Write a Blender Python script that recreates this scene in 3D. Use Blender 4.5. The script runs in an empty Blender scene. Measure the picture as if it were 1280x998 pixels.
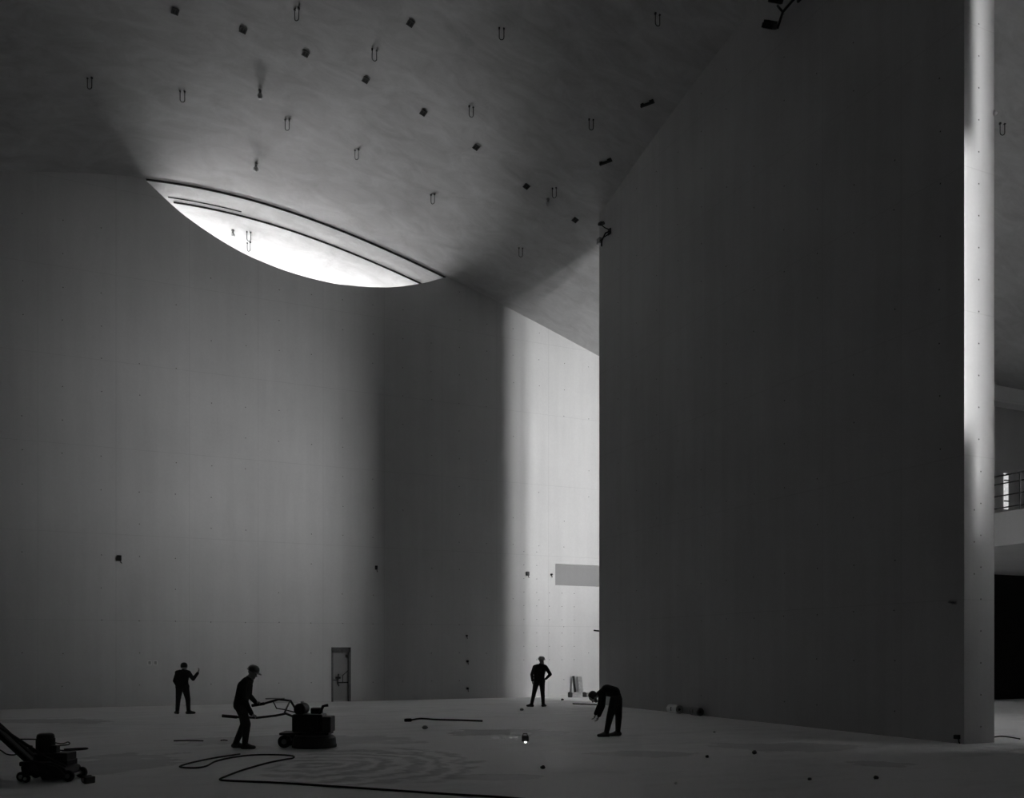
import bpy, bmesh, math, random
import numpy as np
from mathutils import Vector, Matrix
random.seed(7)

# ------------------------------------------------------------------ camera
F_PX, HORIZON, CAM_H = 1100.0, 815.0, 1.95          # focal length and horizon in 1280x998 pixels, eye height in m
THETA = math.atan(495.0 / 1100.0)                    # the hall's axes are turned by this from the view axis
S_, C_ = math.sin(THETA), math.cos(THETA)
scene = bpy.context.scene
col = scene.collection
cam_data = bpy.data.cameras.new('camera')
cam = bpy.data.objects.new('camera', cam_data)
col.objects.link(cam)
cam.location = (0, 0, CAM_H)
cam.rotation_euler = (math.pi / 2, 0, -THETA)
cam_data.sensor_fit = 'HORIZONTAL'
cam_data.sensor_width = 36.0
cam_data.lens = 36.0 * F_PX / 1280.0
cam_data.shift_y = (HORIZON - 499.0) / 1280.0
cam_data.clip_end = 300
scene.camera = cam

# ------------------------------------------------------------------ daylight (one even overcast sky) and exposure
SKY = 1.21
world = bpy.data.worlds.new('overcast_sky')
scene.world = world
world.use_nodes = True
wn = world.node_tree.nodes
wn['Background'].inputs['Color'].default_value = (1, 1, 1, 1)
wn['Background'].inputs['Strength'].default_value = SKY
scene.view_settings.view_transform = 'Standard'
scene.view_settings.look = 'None'
scene.view_settings.gamma = 1.0
scene.view_settings.use_curve_mapping = False
scene.view_settings.exposure = 6.0
scene.cycles.max_bounces = 12
scene.cycles.diffuse_bounces = 8
scene.cycles.use_denoising = True


def portal(name, loc, direction, sx, sy):
    """sampling portal in a real opening: gives off no light itself"""
    ld = bpy.data.lights.new(name, 'AREA')
    ld.shape = 'RECTANGLE'
    ld.size, ld.size_y = sx, sy
    ld.cycles.is_portal = True
    o = bpy.data.objects.new(name, ld)
    col.objects.link(o)
    o.location = loc
    o.rotation_euler = Vector(direction).to_track_quat('-Z', 'Y').to_euler()
    return o


WIN_U0, WIN_U1, WIN_Z0 = 23.0, 32.4, 6.6             # tall opening in the front wall, behind the camera
WELL_U0, WELL_U1, WELL_Z0, WELL_Z1 = -1.6, 9.4, 13.35, 14.15   # slot that lights the well behind the scoop
portal('window_portal', ((WIN_U0 + WIN_U1) / 2, -8.2, 12.0), (0, 1, 0), WIN_U1 - WIN_U0, 11.0)
portal('well_portal', ((WELL_U0 + WELL_U1) / 2, 41.05, (WELL_Z0 + WELL_Z1) / 2), (0, -1, 0), WELL_U1 - WELL_U0, WELL_Z1 - WELL_Z0)

# ------------------------------------------------------------------ geometry of the hall
V_BACK, U_PART = 34.1, 16.3


def ceil_z(u, v):
    return 23.73 - 0.0075 * (v - 9.0) ** 2 - 3.0 * (math.sqrt(1 + ((u - 3.0) / 8.0) ** 2) - 1)


def ray(px, py):
    s = (px - 640.0) / F_PX
    return Vector((s * C_ + S_, -s * S_ + C_, (HORIZON - py) / F_PX))


def on_floor(px, py, z=0.0):
    r = ray(px, py)
    t = (z - CAM_H) / r.z
    return Vector((r.x * t, r.y * t, z))


def on_back(px, py, v=V_BACK):
    r = ray(px, py)
    t = v / r.y
    return Vector((r.x * t, v, CAM_H + r.z * t))


def on_part(px, py, u=U_PART):
    r = ray(px, py)
    t = u / r.x
    return Vector((u, r.y * t, CAM_H + r.z * t))


def on_ceiling(px, py):
    r = ray(px, py)
    lo, hi = 1.0, 80.0
    for _ in range(60):
        m = (lo + hi) / 2
        if CAM_H + r.z * m > ceil_z(r.x * m, r.y * m):
            hi = m
        else:
            lo = m
    p = r * lo
    return Vector((p.x, p.y, ceil_z(p.x, p.y)))


def ceil_normal(u, v, e=0.01):
    """unit normal of the ceiling pointing down into the hall"""
    du = (ceil_z(u + e, v) - ceil_z(u - e, v)) / (2 * e)
    dv = (ceil_z(u, v + e) - ceil_z(u, v - e)) / (2 * e)
    return Vector((du, dv, -1)).normalized()


# ------------------------------------------------------------------ materials
def new_mat(name):
    m = bpy.data.materials.new(name)
    m.use_nodes = True
    return m, m.node_tree.nodes, m.node_tree.links, m.node_tree.nodes['Principled BSDF']


def plain(name, g, rough=0.6, metal=0.0, emit=0.0, var=0.25):
    m, N, L, b = new_mat(name)
    b.inputs['Roughness'].default_value = rough
    b.inputs['Metallic'].default_value = metal
    tc = N.new('ShaderNodeTexCoord')
    nz = N.new('ShaderNodeTexNoise')
    nz.inputs['Scale'].default_value = 9.0
    nz.inputs['Detail'].default_value = 4.0
    rp = N.new('ShaderNodeValToRGB')
    lo, hi = g * (1 - var), g * (1 + var)
    rp.color_ramp.elements[0].position = 0.3
    rp.color_ramp.elements[1].position = 0.7
    rp.color_ramp.elements[0].color = (lo, lo, lo, 1)
    rp.color_ramp.elements[1].color = (hi, hi, hi, 1)
    L.new(tc.outputs['Object'], nz.inputs['Vector'])
    L.new(nz.outputs['Fac'], rp.inputs['Fac'])
    L.new(rp.outputs['Color'], b.inputs['Base Color'])
    if emit:
        b.inputs['Emission Color'].default_value = (1, 1, 1, 1)
        b.inputs['Emission Strength'].default_value = emit
    return m


def math_node(N, L, op, a, b=None, clamp=False):
    n = N.new('ShaderNodeMath')
    n.operation = op
    n.use_clamp = clamp
    for i, x in enumerate((a, b)):
        if x is None:
            continue
        if hasattr(x, 'is_linked'):
            L.new(x, n.inputs[i])
        else:
            n.inputs[i].default_value = x
    return n.outputs[0]


def noise(N, L, vec, scale, detail=5.0, rough=0.55, dist=0.0):
    n = N.new('ShaderNodeTexNoise')
    n.inputs['Scale'].default_value = scale
    n.inputs['Detail'].default_value = detail
    n.inputs['Roughness'].default_value = rough
    n.inputs['Distortion'].default_value = dist
    L.new(vec, n.inputs['Vector'])
    return n.outputs['Fac']


def mapping(N, L, vec, scale=(1, 1, 1), loc=(0, 0, 0), rot=(0, 0, 0)):
    n = N.new('ShaderNodeMapping')
    n.inputs['Scale'].default_value = scale
    n.inputs['Location'].default_value = loc
    n.inputs['Rotation'].default_value = rot
    L.new(vec, n.inputs['Vector'])
    return n.outputs['Vector']


def set_grey(N, L, fac, b):
    cb = N.new('ShaderNodeCombineColor')
    for i in range(3):
        L.new(fac, cb.inputs[i])
    L.new(cb.outputs['Color'], b.inputs['Base Color'])


def concrete(name, g, cloud=0.16, streak=0.06, joint=None, rough=0.75, axis='X', brush=0.0):
    """cast concrete: clouds, vertical streaks, fine pores and, with joint=(width, height), shallow formwork joints"""
    m, N, L, b = new_mat(name)
    tc = N.new('ShaderNodeTexCoord')
    P = tc.outputs['Object']
    c1 = noise(N, L, P, 0.35, 5)
    c2 = noise(N, L, mapping(N, L, P, (2.2, 2.2, 0.16)), 1.0, 5)
    c3 = noise(N, L, P, 14.0, 3)
    f = math_node(N, L, 'MULTIPLY', math_node(N, L, 'SUBTRACT', c1, 0.5), cloud * 2)
    f = math_node(N, L, 'ADD', f, math_node(N, L, 'MULTIPLY', math_node(N, L, 'SUBTRACT', c2, 0.5), streak * 2))
    f = math_node(N, L, 'ADD', f, math_node(N, L, 'MULTIPLY', math_node(N, L, 'SUBTRACT', c3, 0.5), 0.10))
    if brush:
        bn = noise(N, L, mapping(N, L, P, (0.5, 1.2, 0.8), rot=(0, 0, 0.7)), 1.5, 6, 0.68, 0.8)
        f = math_node(N, L, 'ADD', f, math_node(N, L, 'MULTIPLY', math_node(N, L, 'SUBTRACT', bn, 0.5), brush * 2))
    f = math_node(N, L, 'MULTIPLY', math_node(N, L, 'ADD', f, 1.0), g)
    h = c3
    if joint:
        sp = N.new('ShaderNodeSeparateXYZ')
        L.new(P, sp.inputs[0])
        lines = None
        for sock, w in ((sp.outputs[axis], joint[0]), (sp.outputs['Z'], joint[1])):
            t = math_node(N, L, 'FRACT', math_node(N, L, 'DIVIDE', sock, w))
            d = math_node(N, L, 'ABSOLUTE', math_node(N, L, 'SUBTRACT', t, 0.5))
            k = math_node(N, L, 'GREATER_THAN', d, 0.5 - 0.011 / w)
            lines = k if lines is None else math_node(N, L, 'MAXIMUM', lines, k)
        f = math_node(N, L, 'MULTIPLY', f, math_node(N, L, 'SUBTRACT', 1.0, math_node(N, L, 'MULTIPLY', lines, 0.10)))
        h = math_node(N, L, 'SUBTRACT', h, lines)
    set_grey(N, L, f, b)
    b.inputs['Roughness'].default_value = rough
    b.inputs['Specular IOR Level'].default_value = 0.25
    bp = N.new('ShaderNodeBump')
    bp.inputs['Strength'].default_value = 0.12
    bp.inputs['Distance'].default_value = 0.01
    L.new(h, bp.inputs['Height'])
    L.new(bp.outputs['Normal'], b.inputs['Normal'])
    return m


M = {}
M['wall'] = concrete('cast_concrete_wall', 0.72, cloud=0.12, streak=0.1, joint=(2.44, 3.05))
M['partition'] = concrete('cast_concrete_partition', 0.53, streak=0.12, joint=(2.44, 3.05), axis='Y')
M['ceiling'] = concrete('brushed_plaster_shell', 0.54, cloud=0.22, streak=0.0, brush=0.42)
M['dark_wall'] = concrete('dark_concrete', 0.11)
M['niche'] = concrete('niche_board', 0.34, cloud=0.06)


def floor_material():
    m, N, L, b = new_mat('worn_concrete_floor')
    tc = N.new('ShaderNodeTexCoord')
    P = tc.outputs['Object']
    c1 = noise(N, L, P, 0.22, 6, 0.6, 0.4)
    c2 = noise(N, L, mapping(N, L, P, (0.5, 1.4, 1)), 1.4, 5)
    c3 = noise(N, L, P, 20.0, 3)
    f = math_node(N, L, 'MULTIPLY', math_node(N, L, 'SUBTRACT', c1, 0.5), 0.75)
    f = math_node(N, L, 'ADD', f, math_node(N, L, 'MULTIPLY', math_node(N, L, 'SUBTRACT', c2, 0.5), 0.42))
    f = math_node(N, L, 'ADD', f, math_node(N, L, 'MULTIPLY', math_node(N, L, 'SUBTRACT', c3, 0.5), 0.12))
    f = math_node(N, L, 'ADD', f, 1.0)
    edge = noise(N, L, P, 0.9, 7, 0.68)

    def blot(px0, px1, py, depth, amount, wob=2.6):
        nonlocal f
        a, c, e = on_floor(px0, py), on_floor(px1, py), on_floor((px0 + px1) / 2, py)
        ang = math.atan2(c.y - a.y, c.x - a.x)
        half = (c - a).length / 2
        vs = N.new('ShaderNodeVectorMath')
        vs.operation = 'SUBTRACT'
        L.new(P, vs.inputs[0])
        vs.inputs[1].default_value = e
        q = mapping(N, L, vs.outputs[0], (1 / half, 1 / depth, 0), rot=(0, 0, 0))
        # turn into the blot's own axes
        rt = N.new('ShaderNodeVectorRotate')
        rt.rotation_type = 'Z_AXIS'
        rt.inputs['Angle'].default_value = -ang
        L.new(vs.outputs[0], rt.inputs['Vector'])
        q = mapping(N, L, rt.outputs[0], (1 / half, 1 / depth, 0))
        ln = N.new('ShaderNodeVectorMath')
        ln.operation = 'LENGTH'
        L.new(q, ln.inputs[0])
        d = math_node(N, L, 'ADD', ln.outputs['Value'], math_node(N, L, 'MULTIPLY', math_node(N, L, 'SUBTRACT', edge, 0.5), wob))
        mr = N.new('ShaderNodeMapRange')
        mr.inputs['From Min'].default_value = 1.0
        mr.inputs['From Max'].default_value = 0.86
        L.new(d, mr.inputs['Value'])
        k = mr.outputs['Result']
        return k, q

    wet = None
    for args in ((-40, 150, 902, 0.9, .22), (60, 225, 955, 1.6, .22), (225, 520, 926, 1.2, .18), (560, 720, 916, 0.9, .30),
                 (740, 860, 943, 0.6, .20), (900, 1080, 934, 0.9, .22), (560, 690, 972, 0.35, .18), (1060, 1150, 955, 0.4, .22)):
        k, q = blot(*args)
        f = math_node(N, L, 'MULTIPLY', f, math_node(N, L, 'SUBTRACT', 1.0, math_node(N, L, 'MULTIPLY', k, args[4] * 1.35)))
        wet = k if wet is None else math_node(N, L, 'MAXIMUM', wet, k)
    # slurry swirls left by the grinder
    k, q = blot(325, 618, 955, 2.7, .2, 1.1)
    wv = N.new('ShaderNodeTexWave')
    wv.wave_type = 'RINGS'
    wv.rings_direction = 'Z'
    wv.inputs['Scale'].default_value = 0.62
    wv.inputs['Distortion'].default_value = 11.0
    wv.inputs['Detail'].default_value = 4.0
    wv.inputs['Detail Scale'].default_value = 1.0
    wv.inputs['Detail Roughness'].default_value = 0.72
    sc_ = on_floor(395, 958)
    L.new(mapping(N, L, P, (1, 1, 0), loc=(-sc_.x, -sc_.y, 0)), wv.inputs['Vector'])
    sw = math_node(N, L, 'MULTIPLY', wv.outputs['Fac'], math_node(N, L, 'MULTIPLY', math_node(N, L, 'MULTIPLY', k, edge), 0.8))
    f = math_node(N, L, 'MULTIPLY', f, math_node(N, L, 'SUBTRACT', 1.04, sw))
    f = math_node(N, L, 'MULTIPLY', f, 0.94)
    set_grey(N, L, f, b)
    r = math_node(N, L, 'SUBTRACT', 0.62, math_node(N, L, 'MULTIPLY', wet, 0.12))
    L.new(r, b.inputs['Roughness'])
    b.inputs['Specular IOR Level'].default_value = 0.5
    bp = N.new('ShaderNodeBump')
    bp.inputs['Strength'].default_value = 0.15
    bp.inputs['Distance'].default_value = 0.01
    L.new(c3, bp.inputs['Height'])
    L.new(bp.outputs['Normal'], b.inputs['Normal'])
    return m


M['floor'] = floor_material()
M['black_metal'] = plain('black_painted_metal', 0.02, 0.5, 0.2)
M['iron'] = plain('dark_iron', 0.035, 0.45, 0.6)
M['steel'] = plain('dull_steel', 0.30, 0.4, 0.7)
M['rubber'] = plain('black_rubber', 0.012, 0.8)
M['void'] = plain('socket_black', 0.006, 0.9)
M['gasket'] = plain('dark_joint_strip', 0.02, 0.8)
M['paint_white'] = plain('white_paint', 0.65, 0.5)
M['tie'] = plain('tie_hole_plug', 0.09, 0.9)
M['grey_paint'] = plain('grey_paint', 0.22, 0.5)
M['cloth_dark'] = plain('dark_work_cloth', 0.016, 0.95)
M['trouser'] = plain('dark_trousers', 0.024, 0.95)
M['skin'] = plain('skin', 0.22, 0.6, var=0.08)
M['hair'] = plain('dark_hair', 0.012, 0.7)
M['boot'] = plain('work_boot', 0.05, 0.7)
M['helmet_white'] = plain('pale_helmet_plastic', 0.6, 0.35, var=0.05)
M['helmet_dark'] = plain('dark_helmet_plastic', 0.06, 0.4)
M['strip_white'] = plain('white_plastic', 0.9, 0.3, var=0.04)
M['trail_metal'] = plain('light_trail_metal', 0.92, 0.28, 1.0, var=0.03)  # bright metal for the strips that stand in for light trails
M['wood'] = plain('grey_timber', 0.16, 0.8)
M['board'] = plain('pale_board', 0.42, 0.8)
M['lamp'] = plain('lit_lamp', 0.9, 0.4, emit=0.035)
M['slit'] = plain('lit_slit_glass', 0.8, 0.3, emit=0.0088)


# ------------------------------------------------------------------ mesh helpers
def add_box(bm, c, s, rot=None):
    mat = Matrix.Translation(c) @ (rot.to_4x4() if rot is not None else Matrix.Identity(4)) @ Matrix.Diagonal((s[0], s[1], s[2], 1))
    return bmesh.ops.create_cube(bm, size=1.0, matrix=mat)['verts']


def add_tube(bm, pts, r, seg=8, cap=True):
    """tube through points; r a number or one radius per point"""
    pts = [Vector(p) for p in pts]
    rr = [r] * len(pts) if not hasattr(r, '__len__') else list(r)
    rings = []
    up = None
    for i, p in enumerate(pts):
        a = pts[max(i - 1, 0)]
        c = pts[min(i + 1, len(pts) - 1)]
        t = (c - a).normalized()
        if up is None:
            up = Vector((0, 0, 1)) if abs(t.z) < 0.9 else Vector((1, 0, 0))
        x = (up - t * up.dot(t)).normalized()
        y = t.cross(x)
        up = x
        rings.append([bm.verts.new(p + (x * math.cos(2 * math.pi * k / seg) + y * math.sin(2 * math.pi * k / seg)) * rr[i]) for k in range(seg)])
    for a, c in zip(rings, rings[1:]):
        for k in range(seg):
            bm.faces.new((a[k], a[(k + 1) % seg], c[(k + 1) % seg], c[k]))
    if cap:
        bm.faces.new(list(reversed(rings[0])))
        bm.faces.new(rings[-1])


def add_lathe(bm, prof, seg=20, mat=None):
    """profile [(r, z)] turned about Z"""
    mat = mat or Matrix.Identity(4)
    rings = []
    for r, z in prof:
        if r < 1e-6:
            rings.append([bm.verts.new(mat @ Vector((0, 0, z)))])
        else:
            rings.append([bm.verts.new(mat @ Vector((r * math.cos(2 * math.pi * k / seg), r * math.sin(2 * math.pi * k / seg), z))) for k in range(seg)])
    for a, c in zip(rings, rings[1:]):
        for k in range(seg):
            k2 = (k + 1) % seg
            f = [a[k % len(a)], a[k2 % len(a)], c[k2 % len(c)], c[k % len(c)]]
            f = list(dict.fromkeys(f))
            if len(f) > 2:
                bm.faces.new(f)
    for ring, rev in ((rings[0], True), (rings[-1], False)):
        if len(ring) > 2:
            bm.faces.new(list(reversed(ring)) if rev else ring)


def add_prism(bm, outline, y0, y1):
    """outline [(x, z)] extruded from y0 to y1"""
    a = [bm.verts.new((x, y0, z)) for x, z in outline]
    c = [bm.verts.new((x, y1, z)) for x, z in outline]
    n = len(a)
    bm.faces.new(a)
    bm.faces.new(list(reversed(c)))
    for i in range(n):
        j = (i + 1) % n
        bm.faces.new((a[j], a[i], c[i], c[j]))


def obj(name, bm, mat, parent=None, smooth=False, bevel=0.0):
    bmesh.ops.recalc_face_normals(bm, faces=bm.faces[:])
    me = bpy.data.meshes.new(name)
    bm.to_mesh(me)
    bm.free()
    o = bpy.data.objects.new(name, me)
    col.objects.link(o)
    if mat is not None:
        me.materials.append(mat)
    if smooth:
        for p in me.polygons:
            p.use_smooth = True
    if bevel:
        md = o.modifiers.new('bevel', 'BEVEL')
        md.width = bevel
        md.segments = 2
        md.limit_method = 'ANGLE'
    if parent is not None:
        o.parent = parent
    return o


def tag(o, label, cat, group=None):
    o['label'] = label
    o['category'] = cat
    if group:
        o['group'] = group
    return o


def thing(name, label, cat, loc=(0, 0, 0), rotz=0.0, group=None):
    o = bpy.data.objects.new(name, None)
    o.empty_display_size = 0.2
    col.objects.link(o)
    o.location = loc
    o.rotation_euler = (0, 0, rotz)
    return tag(o, label, cat, group)


def struct(name, bm, mat, smooth=False, label=None, bevel=0.0):
    o = obj(name, bm, mat, None, smooth, bevel)
    o['kind'] = 'structure'
    if label:
        o['label'] = label
    return o


def part_box(name, parent, c, s, mat, bevel=0.0, rot=None):
    bm = bmesh.new()
    add_box(bm, Vector(c), s, rot)
    return obj(name, bm, mat, parent, bevel=bevel)


def part_tube(name, parent, pts, r, mat, seg=8):
    bm = bmesh.new()
    add_tube(bm, pts, r, seg)
    return obj(name, bm, mat, parent, smooth=True)


# ------------------------------------------------------------------ the setting: shell, walls, floor
def slab(name, mat, u0, u1, v0, v1, z0, z1, label=None):
    bm = bmesh.new()
    add_box(bm, Vector(((u0 + u1) / 2, (v0 + v1) / 2, (z0 + z1) / 2)), (u1 - u0, v1 - v0, z1 - z0))
    return struct(name, bm, mat, label=label)


bm = bmesh.new()
bmesh.ops.create_grid(bm, x_segments=1, y_segments=1, size=0.5, matrix=Matrix.Translation((14, 15, 0)) @ Matrix.Diagonal((60, 56, 1, 1)))
struct('floor', bm, M['floor'], label='worn grey concrete floor with damp stains and slurry swirls')

# vaulted shell, continuing beyond the back wall over the light well
bm = bmesh.new()
us = np.linspace(-15, 43, 117)
vs = np.linspace(-10, 42.4, 106)
low = [[bm.verts.new((u, v, ceil_z(u, v))) for u in us] for v in vs]
top = [[bm.verts.new((u, v, ceil_z(u, v) + 0.35)) for u in us] for v in vs]
for j in range(len(vs) - 1):
    for i in range(len(us) - 1):
        bm.faces.new((low[j][i], low[j][i + 1], low[j + 1][i + 1], low[j + 1][i]))
        bm.faces.new((top[j][i], top[j + 1][i], top[j + 1][i + 1], top[j][i + 1]))
ceiling = struct('ceiling', bm, M['ceiling'], smooth=True, label='curved grey shell ceiling sweeping down to the back wall')

SCOOP = [(0.94, 18.84), (1.24, 18.62), (1.72, 18.23), (1.98, 18.01), (2.85, 17.5), (3.7, 17.09), (4.52, 16.77), (5.69, 16.49), (6.58, 16.36), (7.76, 16.28),
         (9.15, 16.39), (10.22, 16.57), (11.37, 16.92), (12.49, 17.4)]
SU, SZ = [p[0] for p in SCOOP], [p[1] for p in SCOOP]


def scoop_z(u):
    # smooth the hand-measured points with a small window
    s = [float(np.interp(u + d, SU, SZ)) for d in (-0.3, -0.15, 0, 0.15, 0.3)]
    return sum(s) / 5 if 1.3 < u < 12.1 else float(np.interp(u, SU, SZ))


def wall_u(name, mat, v0, v1, u_list, top_fn, z0=0.0, label=None):
    bm = bmesh.new()
    rows = []
    for u in u_list:
        rows.append([bm.verts.new((u, v, z)) for v, z in ((v0, z0), (v0, top_fn(u, v0)), (v1, top_fn(u, v1)), (v1, z0))])
    for a, c in zip(rows, rows[1:]):
        for k in range(4):
            bm.faces.new((a[k], a[(k + 1) % 4], c[(k + 1) % 4], c[k]))
    bm.faces.new(rows[0])
    bm.faces.new(list(reversed(rows[-1])))
    return struct(name, bm, mat, label=label)


def back_top(u, v):
    if SU[0] < u < SU[-1]:
        return min(scoop_z(u), ceil_z(u, v) + 0.1)
    return ceil_z(u, v) + 0.12


p_, q_ = on_back(694, 705), on_back(694, 732)
NICHE = (p_.x, 25.0, q_.z, p_.z)                       # u0, u1, z0, z1 of the long niche
p_, q_ = on_back(414.2, 809.5), on_back(438.5, 872)
DOOR = (p_.x, q_.x, 0.0, p_.z)
u_list = sorted(set([round(x, 3) for x in np.arange(-14, 40.01, 0.5)] + [round(x, 3) for x in np.linspace(SU[0], SU[-1], 90)] + [NICHE[0], NICHE[1], DOOR[0], DOOR[1]]))


def build_back_wall():
    bm = bmesh.new()
    vd = {}

    def V(u, v, z):
        k = (round(u, 4), round(v, 4), round(z, 4))
        if k not in vd:
            vd[k] = bm.verts.new((u, v, z))
        return vd[k]

    def F(*vs_):
        vs_ = list(dict.fromkeys(vs_))
        if len(vs_) > 2 and bm.faces.get(vs_) is None:
            bm.faces.new(vs_)

    lev = [0.0, DOOR[3], NICHE[2], NICHE[3]]

    def depth(um, zi):
        if NICHE[0] < um < NICHE[1] and zi == 2:
            return 0.11
        if DOOR[0] < um < DOOR[1] and zi == 0:
            return 0.15
        return 0.0
    n = len(u_list) - 1
    Dp = [[depth((u_list[i] + u_list[i + 1]) / 2, k) for k in range(4)] for i in range(n)]
    v1 = V_BACK + 0.9
    for i in range(n):
        a, b = u_list[i], u_list[i + 1]
        ta, tb = back_top(a, V_BACK), back_top(b, V_BACK)
        za, zb = lev + [ta], lev + [tb]
        for k in range(4):
            v = V_BACK + Dp[i][k]
            F(V(a, v, za[k]), V(b, v, zb[k]), V(b, v, zb[k + 1]), V(a, v, za[k + 1]))
            up = Dp[i][k + 1] if k < 3 else None
            if up is not None and up != Dp[i][k]:
                w = V_BACK + up
                F(V(a, v, za[k + 1]), V(b, v, zb[k + 1]), V(b, w, zb[k + 1]), V(a, w, za[k + 1]))
            if i < n - 1 and Dp[i + 1][k] != Dp[i][k]:
                w = V_BACK + Dp[i + 1][k]
                F(V(b, v, zb[k]), V(b, w, zb[k]), V(b, w, zb[k + 1]), V(b, v, zb[k + 1]))
        t2a, t2b = back_top(a, v1), back_top(b, v1)
        F(V(a, V_BACK, ta), V(b, V_BACK, tb), V(b, v1, t2b), V(a, v1, t2a))
        F(V(a, v1, 0), V(a, v1, t2a), V(b, v1, t2b), V(b, v1, 0))
    return struct('wall_back', bm, M['wall'], label='tall cast concrete back wall with a scooped opening at its top')


wall_back = build_back_wall()
part_v = np.arange(13.0, 28.41, 0.35)


def wall_v(name, mat, u0, u1, v_list, z0=0.0, label=None, lift=0.12):
    bm = bmesh.new()
    rows = []
    for v in v_list:
        rows.append([bm.verts.new((u, v, z)) for u, z in ((u0, z0), (u0, ceil_z(u0, v) + lift), (u1, ceil_z(u1, v) + lift), (u1, z0))])
    for a, c in zip(rows, rows[1:]):
        for k in range(4):
            bm.faces.new((a[k], a[(k + 1) % 4], c[(k + 1) % 4], c[k]))
    bm.faces.new(rows[0])
    bm.faces.new(list(reversed(rows[-1])))
    return struct(name, bm, mat, label=label)


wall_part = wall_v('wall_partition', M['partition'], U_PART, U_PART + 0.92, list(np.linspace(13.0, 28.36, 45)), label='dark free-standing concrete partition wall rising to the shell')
wall_v('wall_blocker_front', M['dark_wall'], U_PART, U_PART + 0.92, list(np.linspace(-9, 7.3, 30)))  # added out of view to narrow the window light on the back wall
wall_v('wall_blocker_gap_top', M['dark_wall'], U_PART, U_PART + 0.92, list(np.linspace(7.3, 11.3, 12)), z0=12.6)  # unseen, added to keep light from the gap off the ceiling
slab('wall_blocker_gap_low', M['dark_wall'], U_PART, U_PART + 0.92, 7.3, 11.3, 0, 6.9)  # unseen, added so the back wall dims towards its foot
wall_v('wall_blocker_end_face', M['dark_wall'], 18.4, 20.1, list(np.linspace(8.7, 9.1, 3)), z0=6.0)  # unseen blocker added to cut window light on the partition's end face
wall_v('wall_blocker_left', M['dark_wall'], 24.1, 25.5, [-0.3, 0.3], z0=6.0)  # unseen blocker added so the back wall's light falls off leftwards
wall_u('wall_blocker_bay', M['dark_wall'], 9.8, 10.2, list(np.arange(26.5, 39.6, 0.5)), lambda u, v: ceil_z(u, v) + 0.12)  # unseen wall added to shut window light out of the bay
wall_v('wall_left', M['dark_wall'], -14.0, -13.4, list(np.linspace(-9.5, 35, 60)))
wall_v('wall_right', M['wall'], 39.0, 39.6, list(np.linspace(-9.5, 35, 60)))
# front wall with the tall opening
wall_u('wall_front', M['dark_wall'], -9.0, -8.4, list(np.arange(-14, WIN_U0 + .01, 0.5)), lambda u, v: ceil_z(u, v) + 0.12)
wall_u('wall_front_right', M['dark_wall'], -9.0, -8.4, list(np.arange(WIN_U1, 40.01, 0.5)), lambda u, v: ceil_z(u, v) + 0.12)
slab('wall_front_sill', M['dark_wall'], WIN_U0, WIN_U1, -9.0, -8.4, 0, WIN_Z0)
slab('wall_blocker_deck', M['dark_wall'], 17.3, 39.2, -8.4, 9.1, 5.0, 6.0)  # deck added out of view to shade the lower end face
wall_u('wall_blocker_bay_ceiling', M['dark_wall'], 9.8, 10.2, list(np.arange(20.0, 26.6, 0.5)), lambda u, v: ceil_z(u, v) + 0.12, z0=13.6)  # unseen, added to hold window light off the bay ceiling
# far wall of the right-hand bay and the gallery in front of it
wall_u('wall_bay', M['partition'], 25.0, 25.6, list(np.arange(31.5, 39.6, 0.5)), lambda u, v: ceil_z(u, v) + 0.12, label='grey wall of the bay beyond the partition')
slab('wall_shade_panel', M['void'], 31.5, 39.0, 24.6, 24.98, 0, 5.1, label='black panel painting in the shade under the gallery')  # black sheet added to paint in the deep shade below the gallery
slab('wall_gallery', M['partition'], 24.0, 39.0, 13.0, 25.0, 5.1, 6.1, label='concrete edge of the gallery in the bay')
# light well behind the scoop
wall_u('wall_well_outer_low', M['wall'], 41.1, 41.5, [-2.4, 16.5], lambda u, v: WELL_Z0, z0=10.6)
wall_u('wall_well_outer_high', M['wall'], 41.1, 41.5, list(np.arange(-2.5, 16.6, 0.5)), lambda u, v: ceil_z(u, v) + 0.12, z0=WELL_Z1)
slab('wall_well_outer_left', M['wall'], -2.4, WELL_U0, 41.1, 41.5, WELL_Z0, WELL_Z1)
slab('wall_well_outer_right', M['wall'], WELL_U1, 16.5, 41.1, 41.5, WELL_Z0, WELL_Z1)
wall_v('wall_well_left', M['wall'], -2.6, -2.2, list(np.linspace(34.9, 41.5, 12)), z0=10.6)
wall_v('wall_well_right', M['wall'], 16.5, 16.9, list(np.linspace(34.9, 41.5, 12)), z0=10.6)
slab('floor_well', M['wall'], -2.6, 16.9, 34.9, 41.5, 10.3, 10.6)
# joints and strips where the shell meets the wall
def ceiling_strip(name, v, u0, u1, r, drop=0.0, label=None):
    bm = bmesh.new()
    n = 60
    pts = [(u0 + (u1 - u0) * i / n, v, ceil_z(u0 + (u1 - u0) * i / n, v) - drop) for i in range(n + 1)]
    add_tube(bm, pts, r, 8)
    return struct(name, bm, M['gasket'], smooth=True, label=label)


ceiling_strip('trim_1', V_BACK + 0.06, 0.9, 12.5, 0.045, label='dark curved joint line where the shell crosses the wall plane')
ceiling_strip('trim_2', V_BACK + 0.86, 1.95, 11.7, 0.042, label='second dark curved joint line further into the scoop')
ceiling_strip('trim_3', V_BACK + 0.68, 1.75, 4.35, 0.022, label='short thin joint line at the left end of the scoop')


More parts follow.
